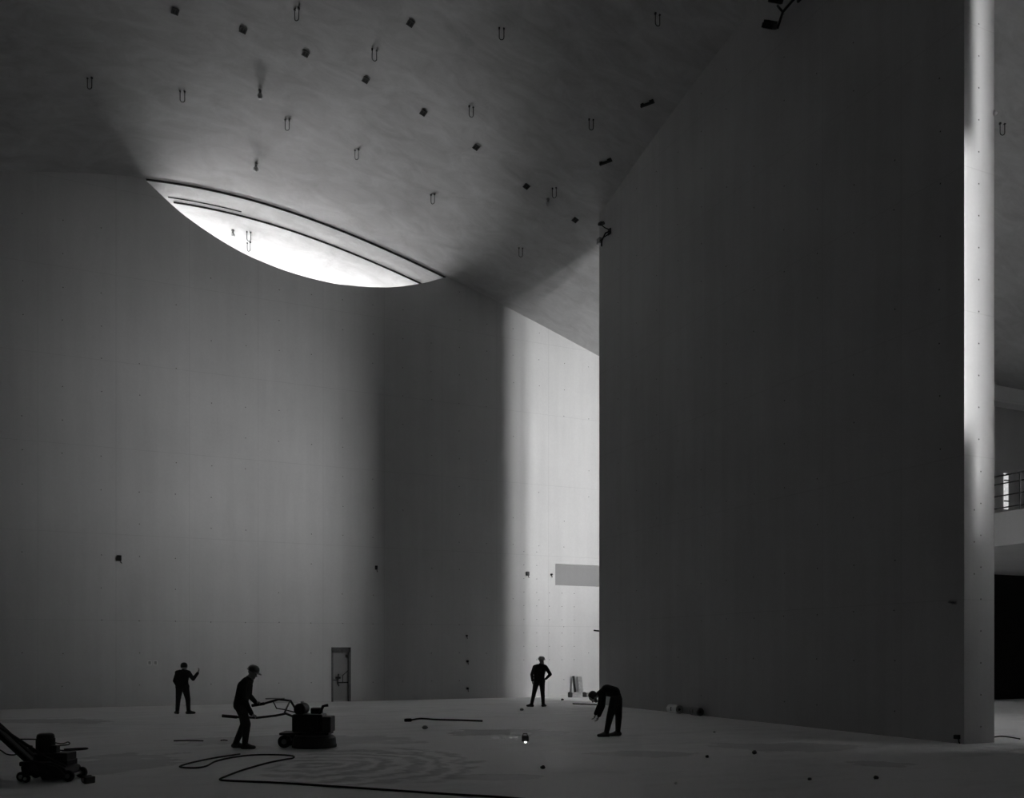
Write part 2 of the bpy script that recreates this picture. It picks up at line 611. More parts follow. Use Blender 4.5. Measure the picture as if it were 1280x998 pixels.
# ---- formwork tie holes: far too small to pick apart, real discs joined per wall
def tie_holes(parent, pts, axis, r=0.019):
    bm = bmesh.new()
    for p in pts:
        p = Vector(p)
        ring = []
        for k in range(6):
            a = math.pi * k / 3
            d = Vector((math.cos(a) * r, 0, math.sin(a) * r)) if axis == 'V' else Vector((0, math.cos(a) * r, math.sin(a) * r))
            ring.append(bm.verts.new(p + d))
        deep = bm.verts.new(p + (Vector((0, 0.003, 0)) if axis == 'V' else Vector((0.003, 0, 0))))
        for k in range(6):
            bm.faces.new((ring[k], ring[(k + 1) % 6], deep))
    o = obj('tie_holes', bm, M['tie'], parent)
    o['kind'] = 'stuff'
    return o


rnd = random.Random(3)
pts = []
u = -9.0
while u < 21.5:
    z = 0.75
    while z < 17.5:
        top_z = back_top(u, V_BACK) - 0.25
        in_niche = (16.9 < u) and (4.6 < z < 6.3)
        if z < top_z and rnd.random() < 0.6 and not in_niche:
            pts.append((u + rnd.uniform(-.02, .02), V_BACK - 0.004, z + rnd.uniform(-.02, .02)))
        z += 1.15
    u += 1.22
for i in range(5):
    for j in range(9):
        q = (15.9 + i * 0.61, V_BACK - 0.0045, 1.6 + j * 0.58)
        if not (q[0] > 16.9 and 4.6 < q[2] < 6.3):
            pts.append(q)
tie_holes(wall_back, pts, 'V')
pts = []
v = 13.6
while v < 28.2:
    z = 0.6
    while z < 20:
        if z < ceil_z(U_PART, v) - 0.3 and rnd.random() < 0.6:
            pts.append((U_PART - 0.004, v + rnd.uniform(-.02, .02), z + rnd.uniform(-.02, .02)))
        z += 1.15
    v += 1.22
tie_holes(wall_part, pts, 'U')
pts = [(U_PART + (0.44 if j > 8 else 0.5), 13.0 - 0.004, 0.35 + 0.68 * j) for j in range(28)]
pts += [(U_PART + 0.3, 13.0 - 0.004, 3.6 + 0.68 * j) for j in range(3)]
tie_holes(wall_part, pts, 'V', 0.02)


# ---- niche board and service door set in the recesses of the back wall
bm = bmesh.new()
add_box(bm, Vector(((NICHE[0] + NICHE[1]) / 2, V_BACK + 0.085, (NICHE[2] + NICHE[3]) / 2)), (NICHE[1] - NICHE[0] - .04, 0.03, NICHE[3] - NICHE[2] - .04))
struct('window_1', bm, M['niche'], label='blind grey panel set in the long niche of the back wall')

bm = bmesh.new()
for x0, x1, z0, z1 in ((DOOR[0], DOOR[0] + .07, 0, DOOR[3]), (DOOR[1] - .09, DOOR[1], 0, DOOR[3]), (DOOR[0], DOOR[1], DOOR[3] - .2, DOOR[3])):
    add_box(bm, Vector(((x0 + x1) / 2, V_BACK + 0.05, (z0 + z1) / 2)), (x1 - x0, 0.14, z1 - z0))
frame_mat = plain('door_frame_paint', 0.14, 0.6)
door = struct('door_1', bm, frame_mat, label='small service door with a padlocked bar in the back wall')
dw = DOOR[1] - DOOR[0]
part_box('door_leaf', door, ((DOOR[0] + DOOR[1]) / 2, V_BACK + 0.13, DOOR[3] / 2 - .04), (dw - .14, 0.04, DOOR[3] - .16), concrete('door_leaf_paint', 0.42, cloud=0.08))
part_box('door_closer', door, (DOOR[1] - .12, V_BACK + .06, DOOR[3] - .34), (.14, .08, .12), M['black_metal'], 0.01)
part_box('crossbar', door, (DOOR[0] + dw * .66, V_BACK + .08, .74), (dw * .58, .03, .05), M['iron'])
part_tube('stay_rod', door, [(DOOR[1] - .08, V_BACK + .06, 1.22), (DOOR[0] + dw * .6, V_BACK + .06, 1.02), (DOOR[0] + dw * .6, V_BACK + .06, .74)], 0.014, M['iron'])
lk = part_box('lock_box', door, (DOOR[0] + dw * .36, V_BACK + .07, .93), (.2, .06, .08), M['black_metal'], 0.01)
part_tube('chain', door, [(DOOR[0] + dw * .38, V_BACK + .03, 1.08), (DOOR[0] + dw * .35, V_BACK + .03, .9), (DOOR[0] + dw * .33, V_BACK + .03, .72), (DOOR[0] + dw * .4, V_BACK + .03, .6)], 0.025, M['black_metal'])
part_tube('handle', door, [(DOOR[0] + .1, V_BACK + .1, .84), (DOOR[0] + .16, V_BACK + .04, .84), (DOOR[0] + .3, V_BACK + .04, .88)], 0.018, M['black_metal'])


# ------------------------------------------------------------------ bay: beam, slit window, gallery railing
slab('trim_4', M['wall'], 31.5, 39.0, 24.45, 25.0, 12.1, 12.75, label='concrete ledge across the top of the bay wall')
p0, p1 = on_back(1254.6, 592, 25.0), on_back(1259.4, 637, 25.0)
bm = bmesh.new()
add_box(bm, Vector(((p0.x + p1.x) / 2, 24.985, (p0.z + p1.z) / 2)), (p1.x - p0.x, 0.05, p0.z - p1.z))
w2 = struct('window_2', bm, M['slit'], label='narrow bright slit window behind the gallery railing')
for zz in (0.22, 0.8):
    part_box('glazing_bar', w2, ((p0.x + p1.x) / 2, 24.95, p1.z + (p0.z - p1.z) * zz), (p1.x - p0.x + .06, .05, .05), M['iron'])
rail = thing('gallery_railing', 'thin metal railing along the gallery edge beyond the partition', 'railing', (24.08, 13.3, 6.1))
for k in range(9):
    part_box('post', rail, (0, 1.35 * k, 0.55), (.04, .04, 1.1), M['iron'])
for z in (0.14, 0.5, 0.86, 1.1):
    part_tube('rail', rail, [(0, -.1, z), (0, 11.2, z)], 0.02 if z < 1 else 0.028, M['iron'])


# ------------------------------------------------------------------ fittings on the shell
def on_shell_matrix(p, turn=0.0, upright=False):
    n = ceil_normal(p.x, p.y)
    if upright:
        m = Matrix.Rotation(turn, 3, 'Z')
    else:
        z = -n
        x = (Vector((math.cos(turn), math.sin(turn), 0)) - z * Vector((math.cos(turn), math.sin(turn), 0)).dot(z)).normalized()
        y = z.cross(x)
        m = Matrix((x, y, z)).transposed()
    return Matrix.Translation(p) @ m.to_4x4()


def copy_tree(root, mat4, label):
    r = root.copy()
    col.objects.link(r)
    r.matrix_world = mat4
    r['label'] = label
    for ch in root.children:
        c = ch.copy()
        col.objects.link(c)
        c.parent = r
    return r


def make_socket():
    t = thing('ceiling_socket', 'x', 'socket', group='square sockets cast into the shell')
    h = 0.085
    bm = bmesh.new()
    for c, s in (((-h, 0, -.008), (.03, .2, .03)), ((h, 0, -.008), (.03, .2, .03)), ((0, -h, -.008), (.14, .03, .03)), ((0, h, -.008), (.14, .03, .03))):
        add_box(bm, Vector(c), s)
    obj('socket_frame', bm, M['black_metal'], t)
    part_box('recess', t, (0, 0, -.008), (.15, .15, .012), M['void'])
    part_box('insert_bar', t, (0, 0, -.012), (.025, .15, .02), M['black_metal'])
    return t


row = [(219, 14), (304, 37.5), (382, 67), (457, 100), (529, 141), (595, 184), (658, 233), (719, 275)]
ordw = ['first', 'second', 'third', 'fourth', 'fifth', 'sixth', 'seventh', 'eighth']
proto = None
for i, (x, y) in enumerate(row + [(513, 29)]):
    lab = ('dark square ceiling socket, %s from the partition in the long curved row' % ordw[7 - i]) if i < 8 else 'single dark square ceiling socket at the top, off the long curved row'
    p = on_ceiling(x, y)
    mw = on_shell_matrix(p, 0.2)
    if proto is None:
        proto = make_socket()
        proto.matrix_world = mw
        proto['label'] = lab
    else:
        copy_tree(proto, mw, lab)


def make_hook():
    t = thing('ceiling_hook', 'x', 'hook', group='looped steel hooks hanging from the shell')
    w, ln, r = 0.07, 0.36, 0.013
    pts = [(-w, 0, 0.05), (-w, 0, -ln + w)] + [(-w * math.cos(a), 0, -ln + w - w * math.sin(a)) for a in (0.5, 1.05, 1.57, 2.1, 2.64)] + [(w, 0, -ln + w), (w, 0, 0.05)]
    part_tube('loop', t, pts, r, M['iron'], 6)
    for s in (-1, 1):
        part_box('sleeve', t, (s * w, 0, -.012), (.05, .05, .05), M['iron'])
    return t


hooks = [(112, 97, 'looped steel hook hanging nearest the left edge of the ceiling'),
         (228, 114, 'looped steel hook left of the scoop, second from the left edge'),
         (371, 11, 'looped steel hook at the top edge between two square sockets'),
         (359, 150, 'looped steel hook on the pale ceiling above the middle of the scoop'),
         (468, 62, 'looped steel hook just above the fifth square socket'),
         (446, 187, 'looped steel hook closest above the long joint line'),
         (627, 35, 'looped steel hook at top centre of the ceiling, alone on grey plaster'),
         (589, 133, 'looped steel hook between the third and fourth square sockets'),
         (541, 243, 'looped steel hook above the right end of the scoop'),
         (739, 149, 'looped steel hook high beside the partition, with a long shadow'),
         (822, 17, 'looped steel hook nearest the partition top edge'),
         (693, 235, 'looped steel hook beside the pale lamp holder near the partition'),
         (651, 310, 'looped steel hook in the dark band of the ceiling'),
         (311, 290, 'upper of two looped hooks under the bright shell in the scoop'),
         (311, 303, 'lower of two looped hooks under the bright shell in the scoop'),
         (1253, 154, 'looped steel hook on the bay ceiling right of the partition end')]
proto = None
for i, (x, y, lab) in enumerate(hooks):
    p = on_ceiling(x, y)
    mw = on_shell_matrix(p, -THETA + 0.35 * math.sin(i * 2.1), upright=True)
    if proto is None:
        proto = make_hook()
        proto.matrix_world = mw
        proto['label'] = lab
    else:
        copy_tree(proto, mw, lab)


def make_holder():
    t = thing('lamp_holder', 'x', 'lamp holder', group='lamp holders on the shell')
    bm = bmesh.new()
    add_lathe(bm, [(0.0, 0.02), (.06, .02), (.06, -.03), (.04, -.05), (.04, -.11), (.05, -.12), (0.0, -.12)], 14)
    obj('holder', bm, M['grey_paint'], t, smooth=False)
    bm = bmesh.new()
    add_lathe(bm, [(0.0, -.105), (.045, -.11), (.075, -.14), (.09, -.19), (.078, -.24), (.045, -.275), (0.0, -.285)], 14)
    obj('bulb', bm, M['paint_white'], t, smooth=True)
    return t


proto = None
for x, y, lab in ((325, 113, 'pale lamp holder on the ceiling left of the third square socket'), (320, 205, 'lamp holder on the bright ceiling just above the scoop joint'),
                  (685, 249, 'pale lamp holder on the ceiling near the partition'), (291, 288, 'white lamp holder on the lit shell inside the scoop')):
    mw = on_shell_matrix(on_ceiling(x, y), 0, upright=True)
    if proto is None:
        proto = make_holder()
        proto.matrix_world = mw
        proto['label'] = lab
    else:
        copy_tree(proto, mw, lab)

for x, y, lab in ((809, 129, 'short dark bracket on the ceiling, upper of two by the partition'), (757, 202, 'short dark bracket on the ceiling, lower of two by the partition')):
    t = thing('ceiling_bracket', lab, 'bracket', group='dark brackets by the partition')
    t.matrix_world = on_shell_matrix(on_ceiling(x, y), 2.15)
    part_box('bar', t, (0, 0, -.05), (.44, .07, .07), M['black_metal'], 0.01)
    part_box('plate', t, (-.16, 0, -.01), (.14, .14, .03), M['black_metal'])
    part_box('plate', t, (.16, 0, -.01), (.1, .12, .03), M['black_metal'])


# ------------------------------------------------------------------ floodlights clamped to the partition
def floodlight(parent, c, rot, s=1.0):
    rotm = Matrix.Rotation(rot[2], 3, 'Z') @ Matrix.Rotation(rot[1], 3, 'Y') @ Matrix.Rotation(rot[0], 3, 'X')
    c = Vector(c)
    bm = bmesh.new()
    add_box(bm, c, (.34 * s, .26 * s, .1 * s), rotm)
    for k in range(5):
        add_box(bm, c + rotm @ Vector(((-.13 + .065 * k) * s, 0, .075 * s)), (.02 * s, .24 * s, .06 * s), rotm)
    h = obj('lamp_head', bm, M['black_metal'], parent)
    bm = bmesh.new()
    add_box(bm, c + rotm @ Vector((0, 0, -.055 * s)), (.29 * s, .21 * s, .015 * s), rotm)
    obj('reflector', bm, M['steel'], h)
    return h


a = on_part(763, 290) + Vector((-.02, 0, 0))
t = thing('work_floodlight', 'dark clamp floodlight bracketed to the far top edge of the partition', 'floodlight', a)
t.scale = (.7, .7, .7)
part_box('wall_plate', t, (-.03, 0, 0), (.06, .26, .3), M['black_metal'], 0.01)
part_tube('arm', t, [(-.03, 0, .1), (-.25, .12, .22), (-.42, .1, .3)], 0.03, M['black_metal'])
part_tube('arm', t, [(-.03, 0, -.1), (-.2, .3, -.2), (-.25, .55, -.28)], 0.03, M['black_metal'])
part_tube('clamp', t, [(-.03, -.1, .0), (-.3, -.05, -.15), (-.42, .12, -.5), (-.38, .2, -.75)], 0.04, M['black_metal'])
floodlight(t, (-.45, .1, .36), (0.4, -.6, .3), 0.9)
part_box('lamp_box', t, (-.2, .72, -.22), (.2, .3, .3), M['steel'], 0.02)

a = on_part(992, 18) + Vector((-.02, 0, 0))
t = thing('twin_floodlight', 'pair of dark floodlights on an angled arm high on the partition', 'floodlight', a)
part_box('wall_plate', t, (-.03, -.35, .3), (.06, .3, .3), M['black_metal'], 0.01)
part_tube('arm', t, [(-.05, -.35, .35), (-.3, .05, .0), (-.35, .2, -.35)], 0.035, M['black_metal'])
part_tube('arm', t, [(-.3, .05, .0), (-.3, .25, .3)], 0.03, M['black_metal'])
floodlight(t, (-.42, .42, -.16), (0.5, -.5, .5), 1.15)
floodlight(t, (-.36, .25, .42), (0.5, -.5, .5), 1.1)


# ------------------------------------------------------------------ small fittings on the walls
def wall_box(px, py, lab, w=.15, h=.19, on='V', mat='iron', name='junction_box', cat='box'):
    p = on_back(px, py) if on == 'V' else on_part(px, py)
    t = thing(name, lab, cat, p, 0 if on == 'V' else -math.pi / 2)
    part_box('housing', t, (0, -.04, 0), (w, .1, h), M[mat], 0.012)
    part_box('cover', t, (0, -.095, 0), (w * .8, .015, h * .8), M['black_metal'])
    part_tube('conduit', t, [(w * .3, -.03, -h / 2), (w * .38, -.03, -h / 2 - .06), (w * .62, -.03, -h / 2 - .09)], 0.015, M[mat])
    return t


wall_box(149, 698, 'small dark junction box low on the left part of the back wall')
wall_box(470, 710, 'small dark junction box at the shadow edge of the back wall', .09, .16)
wall_box(659, 717.5, 'dark junction box on the brightly lit wall left of the niche', .14, .17)
wall_box(689, 718.5, 'tiny dark box right beside the niche end', .07, .07)
wall_box(584, 827, 'small dark plug box low in the shaded band of the wall', .08, .09)
wall_box(584, 861, 'small dark plug box just above the floor in the shaded band', .08, .09)
wall_box(583, 795, 'faint dark plug box, highest of three in the shaded band', .06, .07)
wall_box(1198, 921.5, 'dark outlet box at the foot of the partition near its end', .1, .09, on='U')
for k, px in enumerate((187, 194.3)):
    p = on_back(px, 829)
    t = thing('cable_outlet', ('left' if k == 0 else 'right') + ' pale square outlet frame of the pair on the left wall', 'outlet', p, group='pale outlet frames')
    bm = bmesh.new()
    for c, s in (((-.055, -.02, 0), (.025, .04, .16)), ((.055, -.02, 0), (.025, .04, .16)), ((0, -.02, -.07), (.11, .04, .025)), ((0, -.02, .07), (.11, .04, .025))):
        add_box(bm, Vector(c), s)
    obj('outlet_frame', bm, M['strip_white'], t)
    part_box('cover', t, (0, -.008, 0), (.09, .016, .12), M['board'])
p = on_part(1193, 754)
t = thing('wall_bracket', 'small pale metal bracket sticking out of the partition near its end', 'bracket', p)
part_tube('rod', t, [(0, 0, 0), (-.16, .02, .01), (-.22, -.06, .02)], 0.018, M['steel'])
part_box('plate', t, (-.01, 0, 0), (.02, .1, .06), M['steel'])
p = on_part(748.5, 789)
t = thing('pipe_stub', 'short dark pipe stub on the far edge of the partition', 'pipe', (p.x + .1, 28.36, p.z))
part_tube('pipe', t, [(0, 0, 0), (-.06, .1, 0), (-.26, .12, .02)], 0.03, M['iron'])
part_box('flange', t, (0, .01, 0), (.12, .02, .12), M['iron'])
t = thing('mortar_chip', 'small pale mortar lump on the lit end edge of the partition', 'mortar', (U_PART + .93, 13.02, on_part(1244, 141, U_PART + .92).z))
bm = bmesh.new()
bmesh.ops.create_icosphere(bm, subdivisions=2, radius=0.07)
for vtx in bm.verts:
    vtx.co *= rnd.uniform(.7, 1.15)
obj('lump', bm, M['paint_white'], t)


# ------------------------------------------------------------------ cables and loose things on the floor
def smooth_path(pts, n=6):
    pts = [Vector(p) for p in pts]
    out = []
    for i in range(len(pts) - 1):
        p0, p1, p2, p3 = pts[max(i - 1, 0)], pts[i], pts[i + 1], pts[min(i + 2, len(pts) - 1)]
        for k in range(n):
            s = k / n
            out.append(0.5 * ((2 * p1) + (p2 - p0) * s + (2 * p0 - 5 * p1 + 4 * p2 - p3) * s * s + (3 * p1 - p0 - 3 * p2 + p3) * s ** 3))
    out.append(pts[-1])
    return out


def cable(name, label, pix, r, mat='rubber', cat='cable', plug_at=None):
    pts = [on_floor(x, y, r) for x, y in pix]
    t = thing(name, label, cat, pts[0] - Vector((0, 0, r)))
    o = t.location.copy()
    part_tube('cord', t, [p - o for p in smooth_path(pts)], r, M[mat], 6)
    if plug_at is not None:
        q = pts[plug_at] - o
        part_box('plug', t, (q.x, q.y, .045), (.2, .1, .09), M['rubber'], 0.02)
    return t


cable('power_cable', 'long black cable looping across the floor in front of the swirls',
      [(780, 1012), (640, 998), (560, 993), (450, 985.5), (350, 979), (290, 976.5), (275, 975), (282, 971), (305, 962.5), (335, 954), (355, 950), (366, 948), (366, 945.5), (350, 944),
       (320, 944), (292, 947), (270, 952), (258, 958), (244, 960.3), (226, 959.5), (228, 957), (245, 952.5), (270, 947.5), (300, 943)], 0.016)
cable('rubber_hose', 'thin dark cable with a plug lying straight on the mid floor', [(510, 901.5), (516, 900), (527, 898.6), (545, 899.8), (575, 900.6), (603, 901.6)], 0.024, plug_at=0)
cable('short_cable', 'looped dark cable behind the machine in the left corner', [(-10, 925), (20, 924.5), (50, 925), (75, 930), (85, 928), (86, 931), (70, 933), (60, 936), (80, 938.5), (106, 937), (107, 935.6), (80, 937)], 0.014)
cable('slack_cord', 'slack dark cord drooping at the far left edge', [(-12, 935), (0, 938), (8, 943), (18, 944), (25, 941)], 0.014)
cable('cable_tail', 'thin cable on the floor beyond the lit partition end', [(1225, 926), (1244, 921.5), (1256, 921), (1275, 924)], 0.014)
cable('steel_rod', 'thin dark rod lying on the floor by the far partition edge', [(716, 880), (730, 880.6), (746, 881.2)], 0.022, 'iron', 'rod')
for x0, x1, y, lab in ((217, 254, 926.5, 'short dark rod lying left of the grinder operator'), (276, 284, 926, 'tiny dark offcut behind the operator heels')):
    cable('reinforcing_bar', lab, [(x0, y), ((x0 + x1) / 2, y - .4), (x1, y)], 0.014, 'iron', 'rod')


def stone(px, py, s, lab, mat='iron', name='rubble_stone'):
    bm = bmesh.new()
    bmesh.ops.create_icosphere(bm, subdivisions=2, radius=1.0)
    r2 = random.Random(int(px * 7 + py))
    fx, fy, fz = r2.uniform(.8, 1.2), r2.uniform(.7, 1.0), r2.uniform(.65, .85)
    ph = r2.uniform(0, 6)
    for vt in bm.verts:
        k = 1 + 0.16 * math.sin(3 * vt.co.x + ph) * math.cos(4 * vt.co.y - ph) + r2.uniform(-.05, .05)
        vt.co = Vector((vt.co.x * fx, vt.co.y * fy, max(vt.co.z * fz, -fz * .75))) * s * k
    zmin = min(vt.co.z for vt in bm.verts)
    for vt in bm.verts:
        vt.co.z -= zmin
    o = obj(name, bm, M[mat])
    o.location = on_floor(px, py)
    return tag(o, lab, 'stone', 'rubble on the floor')


stone(531, 912, .07, 'small dark stone below the straight cable', 'grey_paint')
stone(678.5, 962, .05, 'dark stone on the open floor in front of the lamp box')
stone(943, 943.5, .06, 'dark stone at the rim of the right-hand damp patch')
stone(884, 948, .035, 'tiny dark stone between the two right-hand damp patches')
stone(703, 876, .055, 'flat dark lump on the floor between standing man and planks')
stone(1012, 976, .03, 'tiny dark pebble on the right floor')
stone(652, 889, .06, 'small grey lump at the feet of the standing man', 'grey_paint')
stone(893, 916.5, .035, 'tiny pale pebble on the floor below the fabric rolls', 'paint_white')
stone(845, 981, .025, 'tiny pale pebble near the front of the floor', 'paint_white')
stone(1095, 975, .04, 'small dark pebble at lower right of the floor')

# thin shiny strips added in place of bright light trails beside the lamp box
for k, (x0, x1, y, lab) in enumerate(((615, 624, 924, 'leftmost short shiny strip standing in for a light trail left of the lamp box'), (626, 632, 923.6, 'shortest shiny strip standing in for a light trail left of the lamp box'),
                                      (636, 647, 923.4, 'broad shiny strip standing in for a light trail nearest left of the lamp box'), (638, 665, 918.6, 'long thin shiny strip standing in for a light trail behind the lamp box'))):
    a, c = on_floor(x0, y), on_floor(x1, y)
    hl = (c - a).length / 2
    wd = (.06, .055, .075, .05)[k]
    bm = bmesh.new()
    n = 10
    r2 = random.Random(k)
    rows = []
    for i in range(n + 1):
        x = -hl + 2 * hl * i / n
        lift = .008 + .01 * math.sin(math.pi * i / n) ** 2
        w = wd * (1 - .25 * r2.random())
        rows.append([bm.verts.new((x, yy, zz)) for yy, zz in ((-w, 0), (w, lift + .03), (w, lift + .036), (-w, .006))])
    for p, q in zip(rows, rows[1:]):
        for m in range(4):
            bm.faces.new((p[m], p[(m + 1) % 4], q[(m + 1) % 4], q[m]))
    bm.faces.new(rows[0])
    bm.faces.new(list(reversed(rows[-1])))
    o = obj('light_trail_strip', bm, M['trail_metal'], smooth=False)
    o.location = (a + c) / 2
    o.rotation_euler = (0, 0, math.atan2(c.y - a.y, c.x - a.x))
    tag(o, lab, 'strip', 'light-trail strips by the lamp box')

# small lamp box shining onto the floor
t = thing('floor_lamp_box', 'small black box with a bright lamp at its foot beside the light-trail strips', 'lamp', on_floor(656.5, 929), -THETA)
part_box('housing', t, (0, .05, .085), (.15, .12, .12), M['black_metal'], 0.015)
part_tube('carry_handle', t, [(-.05, .05, .14), (-.04, .05, .19), (.04, .05, .19), (.05, .05, .14)], 0.01, M['black_metal'])
bm = bmesh.new()
add_lathe(bm, [(0, .0), (.026, .004), (.03, .015), (.022, .026), (0, .03)], 14, Matrix.Translation((0.005, -.03, .005)))
obj('lamp_lens', bm, M['lamp'], t, smooth=True)

# planks and blocks at the foot of the lit wall
q = on_back(719.8, 868.5, 33.72)
t = thing('leaning_post', 'dark narrow timber post leaning on the lit wall', 'post', (q.x, 33.72, 0))
bm = bmesh.new()
add_box(bm, Vector((0, .13, .45)), (.1, .05, .9), Matrix.Rotation(-.26, 3, 'X') @ Matrix.Rotation(.02, 3, 'Y'))
obj('timber', bm, M['trouser'], t, bevel=.006)
part_box('end_cleat', t, (0, .03, .14), (.16, .06, .05), M['wood'])
q = on_back(727.5, 868.5, 33.75)
bm = bmesh.new()
add_box(bm, Vector((0, .12, .43)), (.2, .03, .86), Matrix.Rotation(-.22, 3, 'X'))
t = thing('leaning_board', 'pale thin board leaning on the lit wall right of the post', 'board', (q.x, 33.76, 0))
obj('panel', bm, M['board'], t)
part_box('batten', t, (0, .06, .3), (.2, .025, .06), M['board'], rot=Matrix.Rotation(-.22, 3, 'X'))
for (px0, px1, hh, lab, mt) in ((711, 714, .22, 'small dark block, leftmost at the foot of the lit wall', 'iron'), (714.5, 727, .2, 'pale long block lying under the leaning post', 'board'),
                               (729, 732, .2, 'small dark block between the two pale blocks', 'iron'), (732.5, 740, .18, 'short pale block near the partition edge', 'board'), (740.5, 743.5, .22, 'dark block nearest the partition edge', 'iron')):
    a, c = on_back(px0, 869, 33.2), on_back(px1, 869, 33.2)
    t = thing('concrete_block', lab, 'block', ((a.x + c.x) / 2, 33.2, 0), group='blocks at the foot of the lit wall')
    part_box('block', t, (0, 0, hh / 2), (c.x - a.x, .2, hh), M[mt], 0.015)
    part_box('lug', t, (0, 0, hh + .008), ((c.x - a.x) * .4, .08, .02), M[mt])


# rolls of sheeting at the foot of the partition
def sheet_roll(px, py, ln, r, mat, lab):
    p = on_floor(px, py)
    p.x = U_PART - r - 0.05
    t = thing('sheeting_roll', lab, 'roll', p, math.pi / 2 - .12, 'rolls of sheeting at the partition')
    mt = Matrix.Translation((0, 0, r)) @ Matrix.Rotation(math.pi / 2, 4, 'Y')
    bm = bmesh.new()
    add_lathe(bm, [(r * .28, -ln / 2), (r * .9, -ln / 2), (r, -ln / 2 + .02), (r, ln / 2 - .02), (r * .9, ln / 2), (r * .28, ln / 2), (r * .28, -ln / 2)], 24, mt)
    obj('roll', bm, M[mat], t, smooth=False)
    bm = bmesh.new()
    add_lathe(bm, [(r * .27, -ln / 2 - .015), (r * .27, ln / 2 + .015)], 16, mt)
    obj('core', bm, M['rubber'], t)
    bm = bmesh.new()
    for e in (-1, 1):
        pts = [mt @ Vector((math.cos(a) * (r * .3 + r * .6 * a / 18.8), math.sin(a) * (r * .3 + r * .6 * a / 18.8), e * (ln / 2 + .002))) for a in np.linspace(0, 18.8, 60)]
        add_tube(bm, pts, 0.006, 4)
    obj('spiral_edge', bm, M['rubber'], t)
    part_box('tape', t, (0, 0, r), (.06, 2 * r + .004, .12), M['wood'])
    return t


sheet_roll(846, 892, .62, .14, 'strip_white', 'pale roll of sheeting lying against the partition foot')
sheet_roll(871, 895, .5, .13, 'grey_paint', 'darker roll of sheeting, right of the pale roll at the partition')


# ------------------------------------------------------------------ floor machine in the left corner
def wheel(name, parent, c, r, w, mat, hub=True):
    mt = Matrix.Translation(c) @ Matrix.Rotation(math.pi / 2, 4, 'X')
    bm = bmesh.new()
    add_lathe(bm, [(r * .4, -w / 2), (r * .86, -w / 2), (r, -w / 2 + .015), (r, w / 2 - .015), (r * .86, w / 2), (r * .4, w / 2)], 20, mt)
    o = obj(name, bm, M[mat], parent)
    if hub:
        bm = bmesh.new()
        add_lathe(bm, [(0, -w / 2 - .012), (r * .42, -w / 2 - .008), (r * .42, w / 2 + .008), (0, w / 2 + .012)], 12, mt)
        obj('hub', bm, M['steel'], o)
    return o


t = thing('floor_scarifier', 'dark walk-behind floor scarifier with cylindrical motor in the left corner', 'machine', on_floor(66, 975), -THETA)
bm = bmesh.new()
add_prism(bm, [(-.34, .1), (.2, .06), (.34, .12), (.3, .2), (.1, .29), (-.3, .3), (-.36, .22)], -.24, .24)
obj('chassis', bm, M['black_metal'], t, bevel=.012)
bm = bmesh.new()
add_prism(bm, [(-.02, .03), (.3, .04), (.32, .1), (.24, .2), (.02, .2), (-.06, .1)], -.27, .27)
obj('drum_guard', bm, M['iron'], t, bevel=.01)
bm = bmesh.new()
add_lathe(bm, [(0, .28), (.17, .28), (.17, .40), (.125, .42), (.125, .66), (.115, .69), (.09, .705), (0, .71)], 28, Matrix.Translation((-.11, 0, 0)))
mo = obj('motor', bm, M['iron'], t)
bm = bmesh.new()
for k in range(16):
    a = 2 * math.pi * k / 16
    add_box(bm, Vector((-.11 + .128 * math.cos(a), .128 * math.sin(a), .53)), (.012, .012, .2), Matrix.Rotation(a, 3, 'Z'))
fins = obj('cooling_fin', bm, M['iron'], mo)
fins['kind'] = 'stuff'
part_box('terminal_box', mo, (.06, -.05, .47), (.1, .12, .12), M['black_metal'], .01)
part_box('dust_box', t, (.18, 0, .355), (.22, .3, .13), M['black_metal'], .012)
part_box('bracket_plate', t, (.2, 0, .27), (.2, .32, .08), M['iron'], .01)
part_box('belt_cover', t, (-.02, -.26, .2), (.44, .05, .18), M['iron'], .03, Matrix.Rotation(.25, 3, 'Y'))
for y in (-.2, .2):
    wheel('rear_wheel', t, (-.36, y, .075), .075, .07, 'rubber')
    wheel('front_roller', t, (.34, y, .085), .085, .07, 'rubber')
wheel('guide_wheel', t, (-.24, -.3, .06), .06, .06, 'rubber')
part_tube('axle', t, [(-.36, -.24, .075), (-.36, .24, .075)], .02, M['steel'])
part_tube('axle', t, [(.34, -.24, .085), (.34, .24, .085)], .02, M['steel'])
bm = bmesh.new()
for y in (-.1, .1):
    add_tube(bm, [(-.28, y, .26), (-.9, y, .83), (-1.35, y * 2.2, 1.05)], .05, 8)
obj('handle_arm', bm, M['black_metal'], t)['kind'] = 'stuff'
part_box('arm_panel', t, (-.58, 0, .535), (.86, .18, .03), M['black_metal'], rot=Matrix.Rotation(.743, 3, 'Y'))
part_tube('cross_grip', t, [(-1.35, -.3, 1.05), (-1.35, .3, 1.05)], .025, M['rubber'])
part_tube('adjust_rod', t, [(.28, -.16, .22), (-.02, -.17, .36), (-.66, -.17, .78), (-.95, -.17, .92)], .024, M['iron'])
part_tube('lift_lever', t, [(-.3, .16, .33), (-.44, .16, .44), (-.42, .16, .5)], .03, M['iron'])
part_box('counter_weight', t, (-.33, 0, .26), (.16, .4, .07), M['iron'], .02)
t = thing('cutter_head', 'small dark cutter head lying right of the scarifier', 'tool', on_floor(109, 979.5), -.9)
wheel('drum', t, (0, 0, .06), .06, .13, 'black_metal')
part_box('plate', t, (.05, 0, .05), (.06, .16, .1), M['iron'], .01)


